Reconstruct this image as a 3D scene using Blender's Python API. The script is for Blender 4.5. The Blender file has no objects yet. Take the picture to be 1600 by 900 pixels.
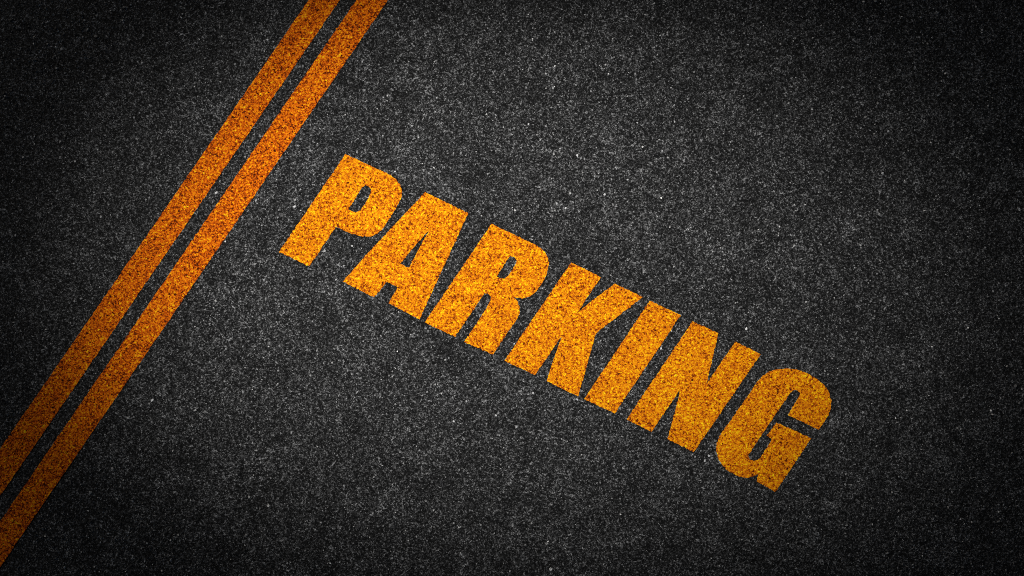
import bpy, math, random
import numpy as np
from mathutils import Vector
from mathutils.geometry import tessellate_polygon

C = bpy.context.scene.collection
SC = bpy.context.scene
RNG = np.random.default_rng(11)

# ---------------------------------------------------------------- camera
# looking straight down on the lot from about five metres up; 3.9 m of asphalt across the frame
PXM = 410.0                                  # plan units per metre used when the markings were measured
cam_d = bpy.data.cameras.new('camera')
cam_d.sensor_width = 36.0
cam_d.lens = 36.0 * 5.0 / (1600.0 / PXM)
cam_d.clip_end = 2000.0
cam = bpy.data.objects.new('camera', cam_d)
cam.location = (0.0, 0.0, 5.0)
C.objects.link(cam)
SC.camera = cam

# ---------------------------------------------------------------- dusk sky, last low sun, one lamp above the lot
SUN_EL, SUN_AZ = math.radians(18.0), math.radians(-50.0)
w = bpy.data.worlds.new('World')
SC.world = w
w.use_nodes = True
nt = w.node_tree
nt.nodes.clear()
sky = nt.nodes.new('ShaderNodeTexSky')
sky.sky_type = 'NISHITA'
sky.sun_disc = False
sky.sun_elevation = SUN_EL
sky.sun_rotation = SUN_AZ
bg = nt.nodes.new('ShaderNodeBackground')
bg.inputs['Strength'].default_value = 0.023
out = nt.nodes.new('ShaderNodeOutputWorld')
nt.links.new(sky.outputs[0], bg.inputs['Color'])
nt.links.new(bg.outputs[0], out.inputs['Surface'])

sun_d = bpy.data.lights.new('sun', 'SUN')
sun_d.energy = 0.85
sun_d.angle = math.radians(0.5)
sun_d.color = (1.0, 0.90, 0.78)
sun = bpy.data.objects.new('sun', sun_d)
sun.rotation_euler = Vector((math.sin(SUN_AZ) * math.cos(SUN_EL), math.cos(SUN_AZ) * math.cos(SUN_EL),
                             math.sin(SUN_EL))).to_track_quat('Z', 'Y').to_euler()
C.objects.link(sun)

lamp_d = bpy.data.lights.new('lot_lamp', 'SPOT')
lamp_d.energy = 1060.0
lamp_d.color = (1.0, 0.985, 0.96)
lamp_d.shadow_soft_size = 0.30
lamp_d.spot_size = math.radians(35.0)
lamp_d.spot_blend = 1.0
lamp = bpy.data.objects.new('lot_lamp', lamp_d)
lamp.location = (-0.75, 0.95, 4.1)
aim = (Vector((-0.04, 0.08, 0.0)) - Vector(lamp.location)).normalized()
lamp_a = math.asin(aim.y)
lamp.rotation_euler = (lamp_a, math.asin(-aim.x / math.cos(lamp_a)), 0.0)
lamp.scale = (1.55, 1.0, 1.0)                # an oval beam, as lot lamps throw along a row of bays
C.objects.link(lamp)

SC.view_settings.view_transform = 'Standard'
SC.view_settings.look = 'None'
SC.view_settings.exposure = 0.0
SC.view_settings.gamma = 1.0
SC.view_settings.use_curve_mapping = False
SC.cycles.use_denoising = False
SC.cycles.filter_width = 0.9


# ---------------------------------------------------------------- materials
def ramp(n, stops, interp='LINEAR'):
    r = n.new('ShaderNodeValToRGB')
    e = r.color_ramp.elements
    r.color_ramp.interpolation = interp
    while len(e) > 1:
        e.remove(e[-1])
    for i, (p, c) in enumerate(stops):
        if i == 0:
            e[0].position = p
            el = e[0]
        else:
            el = e.new(p)
        el.color = (c[0], c[1], c[2], 1.0) if hasattr(c, '__len__') else (c, c, c, 1.0)
    return r


class Mat:
    def __init__(self, name):
        self.m = bpy.data.materials.new(name)
        self.m.use_nodes = True
        self.n = self.m.node_tree.nodes
        self.l = self.m.node_tree.links
        self.n.clear()
        self.out = self.n.new('ShaderNodeOutputMaterial')
        self.b = self.n.new('ShaderNodeBsdfPrincipled')
        self.l.new(self.b.outputs[0], self.out.inputs['Surface'])
        tc = self.n.new('ShaderNodeTexCoord')
        self.co = tc.outputs['Object']

    def noise(self, scale, detail=2.0, rough=0.5, off=0.0, dist=0.0):
        t = self.n.new('ShaderNodeTexNoise')
        t.inputs['Scale'].default_value = scale
        t.inputs['Detail'].default_value = detail
        t.inputs['Roughness'].default_value = rough
        t.inputs['Distortion'].default_value = dist
        v = self.n.new('ShaderNodeVectorMath')
        v.operation = 'ADD'
        v.inputs[1].default_value = (off, off * 0.7, off * 0.3)
        self.l.new(self.co, v.inputs[0])
        self.l.new(v.outputs[0], t.inputs['Vector'])
        return t.outputs['Fac']

    def vor(self, scale, off=0.0, out='Color'):
        t = self.n.new('ShaderNodeTexVoronoi')
        t.inputs['Scale'].default_value = scale
        v = self.n.new('ShaderNodeVectorMath')
        v.operation = 'ADD'
        v.inputs[1].default_value = (off, off * 0.7, off * 0.3)
        self.l.new(self.co, v.inputs[0])
        self.l.new(v.outputs[0], t.inputs['Vector'])
        if out == 'Color':
            s = self.n.new('ShaderNodeSeparateColor')
            self.l.new(t.outputs['Color'], s.inputs[0])
            return s.outputs[0]
        return t.outputs[out]

    def math(self, op, a, b=None, c=None):
        m = self.n.new('ShaderNodeMath')
        m.operation = op
        for i, v in enumerate((a, b, c)):
            if v is None:
                continue
            if hasattr(v, 'is_output'):
                self.l.new(v, m.inputs[i])
            else:
                m.inputs[i].default_value = v
        return m.outputs[0]

    def rmp(self, fac, stops, interp='LINEAR'):
        r = ramp(self.n, stops, interp)
        self.l.new(fac, r.inputs[0])
        return r.outputs[0]

    def mix(self, a, b, fac, blend='MIX'):
        m = self.n.new('ShaderNodeMix')
        m.data_type = 'RGBA'
        m.blend_type = blend
        if hasattr(fac, 'is_output'):
            self.l.new(fac, m.inputs[0])
        else:
            m.inputs[0].default_value = fac
        for s, v in ((6, a), (7, b)):
            if hasattr(v, 'is_output'):
                self.l.new(v, m.inputs[s])
            else:
                m.inputs[s].default_value = (v[0], v[1], v[2], 1.0)
        return m.outputs[2]

    def bump(self, height, dist, strength=1.0):
        b = self.n.new('ShaderNodeBump')
        b.inputs['Distance'].default_value = dist
        b.inputs['Strength'].default_value = strength
        self.l.new(height, b.inputs['Height'])
        self.l.new(b.outputs[0], self.b.inputs['Normal'])

    def grain(self):
        """the stone grain both the asphalt and the paint that follows it have, 0..1 about 0.5"""
        n1 = self.noise(120.0, 4.0, 0.8, 3.1)
        v1 = self.vor(225.0, 1.7)
        v2 = self.vor(400.0, 5.3)
        a = self.math('MULTIPLY', n1, 1.5)
        a = self.math('MULTIPLY_ADD', v1, 0.34, a)
        a = self.math('MULTIPLY_ADD', v2, 0.26, a)
        # scattered larger pits and larger pale grains, a stone or so across
        v3 = self.rmp(self.vor(135.0, 12.1), [(0.0, 0.34), (0.05, 0.42), (0.08, 0.5), (0.94, 0.5), (0.965, 0.58), (1.0, 0.72)])
        return self.math('ADD', self.math('SUBTRACT', a, 1.06), v3)

    def island(self):
        g = self.n.new('ShaderNodeNewGeometry')
        return g.outputs['Random Per Island']


def asphalt_mat():
    M = Mat('asphalt')
    g = M.grain()
    # stone-rich and bitumen-rich patches: more or fewer pale grains, not only lighter or darker
    q = M.noise(11.0, 5.0, 0.72, 21.0, 0.9)
    g = M.math('ADD', g, M.math('MULTIPLY_ADD', q, 0.40, -0.21))
    col = M.rmp(g, [(0.0, 0.003), (0.34, 0.006), (0.47, 0.018), (0.58, 0.045), (0.68, 0.10), (0.80, 0.24), (0.95, 0.45)])
    # bitumen-rich patches and stone-rich patches
    p = M.noise(5.5, 4.0, 0.6, 9.0, 0.4)
    p2 = M.noise(24.0, 3.0, 0.6, 4.0, 0.6)
    pp = M.math('MULTIPLY_ADD', p, 0.6, M.math('MULTIPLY', p2, 0.5))
    pf = M.rmp(pp, [(0.38, 0.75), (0.55, 0.92), (0.70, 1.15)])
    col = M.mix(col, pf, 1.0, 'MULTIPLY')
    M.l.new(col, M.b.inputs['Base Color'])
    M.b.inputs['Roughness'].default_value = 0.78
    M.b.inputs['Specular IOR Level'].default_value = 0.12
    M.bump(g, 0.004, 0.9)
    return M.m


def chip_mat():
    """stones of the mix that show at the surface: mostly dark basalt, some grey, a few nearly white"""
    M = Mat('aggregate_stone')
    r = M.island()
    base = M.rmp(r, [(0.0, (0.014, 0.014, 0.015)), (0.45, (0.030, 0.030, 0.031)), (0.74, (0.060, 0.060, 0.061)),
                     (0.89, (0.15, 0.15, 0.15)), (0.965, (0.26, 0.26, 0.255)), (0.988, (0.38, 0.377, 0.37)), (1.0, (0.66, 0.65, 0.63))])
    g = M.grain()
    gg = M.rmp(g, [(0.15, 0.30), (0.5, 0.95), (0.8, 1.6), (1.0, 2.2)])
    col = M.mix(base, gg, 1.0, 'MULTIPLY')
    M.l.new(col, M.b.inputs['Base Color'])
    M.b.inputs['Roughness'].default_value = 0.6
    M.b.inputs['Specular IOR Level'].default_value = 0.2
    M.bump(g, 0.003, 0.6)
    return M.m


def paint_mat(name, stops, wear, on_stone=False):
    M = Mat(name)
    g = M.grain()
    r = M.vor(140.0, 8.8)
    g = M.math('ADD', g, M.math('MULTIPLY_ADD', r, 0.16, -0.08))
    p = M.noise(26.0, 4.0, 0.7, 2.0, 0.7)
    if on_stone:                     # paint sits brighter on a few proud stones, is rubbed thin on others
        g = M.math('ADD', g, M.rmp(M.island(), [(0.0, 0.0), (0.25, 0.10), (0.80, 0.14), (0.93, 0.34), (1.0, 0.46)]))
        g = M.math('SUBTRACT', g, 0.10)
    g2 = M.math('ADD', g, M.math('MULTIPLY_ADD', p, 0.62, -0.31 - wear))
    g2 = M.math('MULTIPLY_ADD', g2, 0.90, 0.05)
    col = M.rmp(g2, stops)
    M.l.new(col, M.b.inputs['Base Color'])
    M.b.inputs['Roughness'].default_value = 0.75
    M.b.inputs['Specular IOR Level'].default_value = 0.06
    M.bump(g, 0.003, 0.7)
    return M.m


ASPHALT = asphalt_mat()
STONE = chip_mat()
LETTER_STOPS = [
    (0.10, (0.020, 0.005, 0.001)), (0.25, (0.22, 0.030, 0.001)), (0.39, (0.55, 0.125, 0.002)),
    (0.55, (0.76, 0.240, 0.002)), (0.72, (0.84, 0.41, 0.003)), (0.84, (0.96, 0.72, 0.006))]
STRIPE_STOPS = [
    (0.16, (0.014, 0.003, 0.0005)), (0.31, (0.15, 0.020, 0.001)), (0.47, (0.52, 0.078, 0.001)),
    (0.60, (0.78, 0.155, 0.003)), (0.76, (0.88, 0.32, 0.003)), (0.90, (0.95, 0.66, 0.006))]
LETTER_PAINT = [paint_mat('orange_letter_paint', LETTER_STOPS, 0.02), paint_mat('orange_letter_paint_on_stone', LETTER_STOPS, 0.02, True)]
STRIPE_PAINT = [paint_mat('orange_stripe_paint', STRIPE_STOPS, -0.01), paint_mat('orange_stripe_paint_on_stone', STRIPE_STOPS, -0.01, True)]

# ---------------------------------------------------------------- the plan of the markings (plan units, x right, y down, origin top-left)
LETTERS = [
    ('P', [[(540, 240.4), (586, 262.5), (602, 269.5), (612, 275), (620, 281.5), (625.5, 289), (628.4, 299.5), (627, 309), (619, 325),
            (608, 342.5), (597, 358), (589, 365.5), (582, 368.8), (572, 369.6), (560, 368.2), (548, 364.8), (534, 358.6), (525, 354.4),
            (483.2, 416.2), (435.8, 393.6)],
           [(571, 289.4), (577, 292), (580.2, 296.5), (579.2, 302.5), (573, 313.5), (564, 328), (558, 331.2), (551.5, 330.6), (544.4, 327.4),
            (556, 309), (566, 292.5)]]),
    ('A', [[(664.4, 300), (731.6, 333), (706, 389), (655.4, 499), (607, 473.8), (621.2, 449), (604.6, 440), (584.4, 464.6), (535.4, 440), (575, 395.5)],
           [(673, 356.6), (649.5, 383), (625.6, 411.8), (639.2, 418.2), (657, 384)]]),
    ('R', [[(768, 349.6), (836, 382), (845, 387.5), (852, 394.5), (856.4, 403), (857.6, 413), (855, 426), (847.5, 442), (838, 455.5), (829, 462.8),
            (817, 466.4), (802, 464.4), (808.5, 470.5), (812, 480), (811.4, 491), (805, 503), (796, 515.5), (770.2, 553.8), (725, 534.4),
            (760.5, 481), (766.6, 469.5), (767.4, 463.8), (763.5, 459.6), (757.2, 457.6), (748, 471.6), (711, 526.2), (663.6, 503.8)],
           [(797, 399.6), (804.5, 402.6), (807.6, 407.4), (803.6, 416.5), (794, 431), (788, 435.6), (781.5, 435.2), (776.2, 432.2), (786, 416.5)]]),
    ('K', [[(892.4, 410), (939.4, 433), (920, 461), (902, 489), (919.5, 474), (961, 443), (1004.4, 464), (938, 515), (931, 521.5),
            (927.5, 534), (912, 589), (903.4, 619.6), (854, 595.6), (866, 559), (877.4, 525.4), (836, 586), (788, 563.6)]]),
    ('I', [[(1015, 470), (1063.6, 492.2), (960.4, 646), (912.6, 623.6)]]),
    ('N', [[(1082.4, 501.6), (1122.4, 521), (1115, 552), (1103.6, 600), (1149, 533.8), (1188.4, 553.4), (1084, 706.4), (1043, 686),
            (1054, 645), (1063.4, 607.4), (1018, 674.8), (979.2, 655.4)]]),
    ('G', [[(1200, 581.6), (1212, 577.4), (1228, 575.6), (1244, 577), (1260, 582.4), (1276, 591.6), (1288, 602), (1296, 614), (1299.4, 626.5),
            (1298, 639), (1293, 650.5), (1285.5, 662.5), (1279, 671.2), (1231, 648.4), (1247.5, 621), (1250, 614), (1246.5, 610.2), (1240.5, 609.2),
            (1235, 613.6), (1203, 660), (1170, 709), (1169, 713.5), (1171.2, 718), (1177.5, 720.2), (1184.5, 718), (1190, 712.4),
            (1203, 691.8), (1205.8, 685.6), (1197.6, 681), (1213, 660), (1267.8, 684.4), (1240, 726), (1212, 768.4), (1182.2, 752.2),
            (1185, 740), (1177, 744.6), (1166, 746.4), (1154, 744.4), (1141.5, 738), (1130.5, 729), (1122.6, 717.5), (1119, 704.5),
            (1119.8, 691.5), (1124.6, 680.5), (1132, 670), (1160, 630.5), (1184, 595.5), (1190.5, 588)]]),
]


def edge_line(x0, k, y):
    return (x0 - k * y, y)


Y0, Y1 = -2400, 3300
STRIPES = [
    [[edge_line(482.6, 0.6880, Y0), edge_line(531.0, 0.6850, Y0), edge_line(531.0, 0.6850, Y1), edge_line(482.6, 0.6880, Y1)]],
    [[edge_line(556.8, 0.6828, Y0), edge_line(606.4, 0.6842, Y0), edge_line(606.4, 0.6842, Y1), edge_line(556.8, 0.6828, Y1)]],
]


def to_m(p):
    return ((p[0] - 800.0) / PXM, (450.0 - p[1]) / PXM)


def rough_loop(loop, step=0.005, amp=0.0010, rnd=random.Random(5)):
    """metres; splits the edges finely and lets the paint edge wander a little, as paint on coarse stone does"""
    pts = [to_m(p) for p in loop]
    res = []
    for i, a in enumerate(pts):
        b = pts[(i + 1) % len(pts)]
        d = math.hypot(b[0] - a[0], b[1] - a[1])
        n = max(1, int(d / step))
        nx, ny = -(b[1] - a[1]) / d, (b[0] - a[0]) / d
        for k in range(n):
            t = k / n
            j = 0.0 if k == 0 else rnd.gauss(0, amp)
            res.append((a[0] + (b[0] - a[0]) * t + nx * j, a[1] + (b[1] - a[1]) * t + ny * j))
    return res


def inside(px, py, loops):
    r = np.zeros(px.shape, bool)
    for lp in loops:
        a = np.array(lp)
        b = np.roll(a, -1, axis=0)
        for (x1, y1), (x2, y2) in zip(a, b):
            if y1 == y2:
                continue
            c = ((y1 > py) != (y2 > py)) & (px < (x2 - x1) * (py - y1) / (y2 - y1) + x1)
            r ^= c
    return r


def edge_dist(px, py, loops):
    d = np.full(px.shape, 9.0)
    for lp in loops:
        a = np.array(lp)
        b = np.roll(a, -1, axis=0)
        for (x1, y1), (x2, y2) in zip(a, b):
            vx, vy = x2 - x1, y2 - y1
            L = vx * vx + vy * vy
            if L == 0:
                continue
            t = np.clip(((px - x1) * vx + (py - y1) * vy) / L, 0, 1)
            d = np.minimum(d, np.hypot(px - x1 - t * vx, py - y1 - t * vy))
    return d


# ---------------------------------------------------------------- stones
def chips(cx, cy, rad, hgt, z0):
    """irregular flat-topped stones, five-cornered, sunk in the surface: returns verts (n,10,3), quads, caps"""
    n = len(cx)
    k = 5
    ang = (np.arange(k)[None, :] * (2 * math.pi / k)) + RNG.uniform(0, 6.28, (n, 1)) + RNG.uniform(-0.35, 0.35, (n, k))
    rr = rad[:, None] * RNG.uniform(0.72, 1.2, (n, k))
    st = RNG.uniform(0.7, 1.0, (n, 1))
    sa = RNG.uniform(0, 3.14, (n, 1))
    x, y = rr * np.cos(ang), rr * np.sin(ang) * st
    xr = x * np.cos(sa) - y * np.sin(sa)
    yr = x * np.sin(sa) + y * np.cos(sa)
    tx, ty = RNG.normal(0, 0.22, (n, 1)), RNG.normal(0, 0.22, (n, 1))
    v = np.zeros((n, 2 * k, 3))
    v[:, :k, 0] = cx[:, None] + xr
    v[:, :k, 1] = cy[:, None] + yr
    v[:, :k, 2] = z0 - 0.0015
    f = RNG.uniform(0.55, 0.8, (n, 1))
    v[:, k:, 0] = cx[:, None] + xr * f
    v[:, k:, 1] = cy[:, None] + yr * f
    v[:, k:, 2] = z0 + hgt[:, None] + tx * xr * f + ty * yr * f
    return v


def chip_faces(n, base):
    o = base + np.arange(n)[:, None] * 10
    q = []
    for i in range(5):
        j = (i + 1) % 5
        q.append(np.concatenate([o + i, o + j, o + 5 + j, o + 5 + i], axis=1))
    quads = np.stack(q, axis=1).reshape(-1, 4)
    caps = o + np.arange(5, 10)[None, :]
    return quads, caps


def build_mesh(name, parts, mats):
    """parts: list of (verts (n,3), faces list-of-arrays each (m,k), material index)"""
    vs, loops, starts, totals, mi = [], [], [], [], []
    vo = lo = 0
    for v, fl, m in parts:
        vs.append(v.reshape(-1, 3))
        for f in fl:
            f = np.asarray(f)
            if f.size == 0:
                continue
            mcount, k = f.shape
            loops.append((f + vo).reshape(-1))
            starts.append(lo + np.arange(mcount) * k)
            totals.append(np.full(mcount, k))
            mi.append(np.full(mcount, m))
            lo += mcount * k
        vo += v.reshape(-1, 3).shape[0]
    vs = np.concatenate(vs)
    loops = np.concatenate(loops)
    starts = np.concatenate(starts)
    mi = np.concatenate(mi)
    me = bpy.data.meshes.new(name)
    me.vertices.add(len(vs))
    me.vertices.foreach_set('co', vs.astype(np.float32).reshape(-1))
    me.loops.add(len(loops))
    me.loops.foreach_set('vertex_index', loops.astype(np.int32))
    me.polygons.add(len(starts))
    me.polygons.foreach_set('loop_start', starts.astype(np.int32))
    me.polygons.foreach_set('material_index', mi.astype(np.int32))
    for m in mats:
        me.materials.append(m)
    me.update(calc_edges=True)
    me.validate()
    me.polygons.foreach_set('use_smooth', np.zeros(len(me.polygons), bool))
    o = bpy.data.objects.new(name, me)
    C.objects.link(o)
    return o


letter_loops = [(ch, [rough_loop(l) for l in lps]) for ch, lps in LETTERS]
stripe_loops = [[rough_loop(l, 0.010, 0.0008) for l in lps] for lps in STRIPES]
straight_letters = [[[to_m(p) for p in l] for l in lps] for _, lps in LETTERS]
straight_stripes = [[[to_m(p) for p in l] for l in lps] for lps in STRIPES]
all_marks = straight_letters + straight_stripes

# positions of the stones that show: dense where the lamp reaches, thinning out further off
NX, NY = 3.6, 2.7
DENS = 5200
N = int(DENS * 4 * NX * NY)
cx = RNG.uniform(-NX, NX, N)
cy = RNG.uniform(-NY, NY, N)
rad = np.clip(RNG.lognormal(math.log(0.0031), 0.32, N), 0.0016, 0.0085)
hgt = rad * RNG.uniform(0.10, 0.5, N)
which = np.full(N, -1)
near = np.full(N, 9.0)
for i, lps in enumerate(all_marks):
    a = np.concatenate([np.array(l) for l in lps])
    if i < len(straight_letters):
        sel = np.where((cx > a[:, 0].min() - .03) & (cx < a[:, 0].max() + .03) & (cy > a[:, 1].min() - .03) & (cy < a[:, 1].max() + .03))[0]
    else:
        sel = np.arange(N)
    ins = inside(cx[sel], cy[sel], lps)
    which[sel[ins]] = i
    near[sel] = np.minimum(near[sel], edge_dist(cx[sel], cy[sel], lps))
ok = near > np.where(which >= 0, 0.30, 0.75) * rad
PAINT_Z = 0.0016

# a few stones large and pale enough to be told apart in the photograph (plan units, radius, always pale)
BIG = [(807, 667, 3.4), (902, 624, 3.0), (729, 627, 2.8), (833, 614, 2.4), (775, 649, 2.4), (709, 658, 2.6), (460, 323, 3.6),
       (902, 243, 2.4), (826, 194, 2.2), (853, 197, 2.0), (1035, 236, 2.2), (338, 301, 3.4), (238, 625, 3.2), (1166, 514, 3.2),
       (1033, 544, 3.0), (996, 192, 2.2), (875, 232, 2.0), (945, 304, 2.6), (870, 318, 2.4), (1108, 712, 2.6), (1101, 720, 2.2),
       (617, 268, 2.4), (566, 97, 2.0), (981, 281, 2.4), (418, 62, 2.2), (1379, 271, 3.0), (1388, 205, 2.2), (884, 325, 2.2)]
bx = np.array([to_m(b)[0] for b in BIG]); by = np.array([to_m(b)[1] for b in BIG]); br = np.array([b[2] for b in BIG]) / PXM * 1.05

# ---------------------------------------------------------------- the asphalt: one sheet out to the horizon, its stones in the same mesh
a = ok & (which < 0)
sheet = np.array([[-600, -600, 0], [600, -600, 0], [600, 600, 0], [-600, 600, 0]], float)
va = chips(cx[a], cy[a], rad[a], hgt[a], 0.0)
qa, ca = chip_faces(int(a.sum()), 0)
vb = chips(bx, by, br, br * 0.35, 0.0)
qb, cb = chip_faces(len(bx), 0)
PALE = Mat('pale_stone')
PALE.l.new(PALE.rmp(PALE.noise(260.0, 2.0, 0.6, 1.0), [(0.3, 0.26), (0.7, 0.60)]), PALE.b.inputs['Base Color'])
PALE.b.inputs['Roughness'].default_value = 0.55
ground = build_mesh('asphalt_ground', [(sheet, [np.array([[0, 1, 2, 3]])], 0), (va, [qa, ca], 1), (vb, [qb, cb], 2)],
                    [ASPHALT, STONE, PALE.m])
ground['kind'] = 'structure'
ground['label'] = 'dark grey coarse asphalt with pale stone specks under the orange markings'


# ---------------------------------------------------------------- painted marks: a thin coat with a real edge, following the stones under it
def paint_mesh(name, loops, idx, mat):
    polys = [[Vector((x, y, 0)) for x, y in l] for l in loops]
    flat = [p for l in polys for p in l]
    tris = np.array(tessellate_polygon(polys))
    n = len(flat)
    top = np.array([(p.x, p.y, PAINT_Z) for p in flat])
    bot = np.array([(p.x, p.y, -0.0005) for p in flat])
    e1 = top[tris[:, 1]] - top[tris[:, 0]]
    e2 = top[tris[:, 2]] - top[tris[:, 0]]
    flip = (e1[:, 0] * e2[:, 1] - e1[:, 1] * e2[:, 0]) < 0
    tris[flip] = tris[flip][:, ::-1]
    quads = []
    o = 0
    for l in polys:
        k = len(l)
        for i in range(k):
            j = (i + 1) % k
            quads.append((o + i, o + j, n + o + j, n + o + i))
        o += k
    s = ok & (which == idx)
    v = chips(cx[s], cy[s], rad[s], hgt[s] * 0.7, PAINT_Z)
    q, c = chip_faces(int(s.sum()), 0)
    return build_mesh(name, [(np.concatenate([top, bot]), [tris, np.array(quads)], 0), (v, [q, c], 1)], mat)


word = bpy.data.objects.new('painted_word', None)
word.empty_display_size = 0.2
C.objects.link(word)
word.location = (*to_m((868, 504)), 0.0)
word['label'] = 'word PARKING in slanted bold orange capitals painted on dark asphalt'
word['category'] = 'pavement lettering'
for i, (ch, loops) in enumerate(letter_loops):
    o = paint_mesh('letter', loops, i, LETTER_PAINT)
    o['label'] = 'bold orange painted capital letter ' + ch
    o.parent = word
    o.matrix_parent_inverse.identity()
    o.location = -Vector(word.location)

labels = ['orange painted stripe farther from the word PARKING, outer of the double line',
          'orange painted stripe nearer the word PARKING, inner of the double line']
for i, loops in enumerate(stripe_loops):
    o = paint_mesh('painted_stripe', loops, len(letter_loops) + i, STRIPE_PAINT)
    o['label'] = labels[i]
    o['category'] = 'painted line'
    o['group'] = 'double orange line on the asphalt'
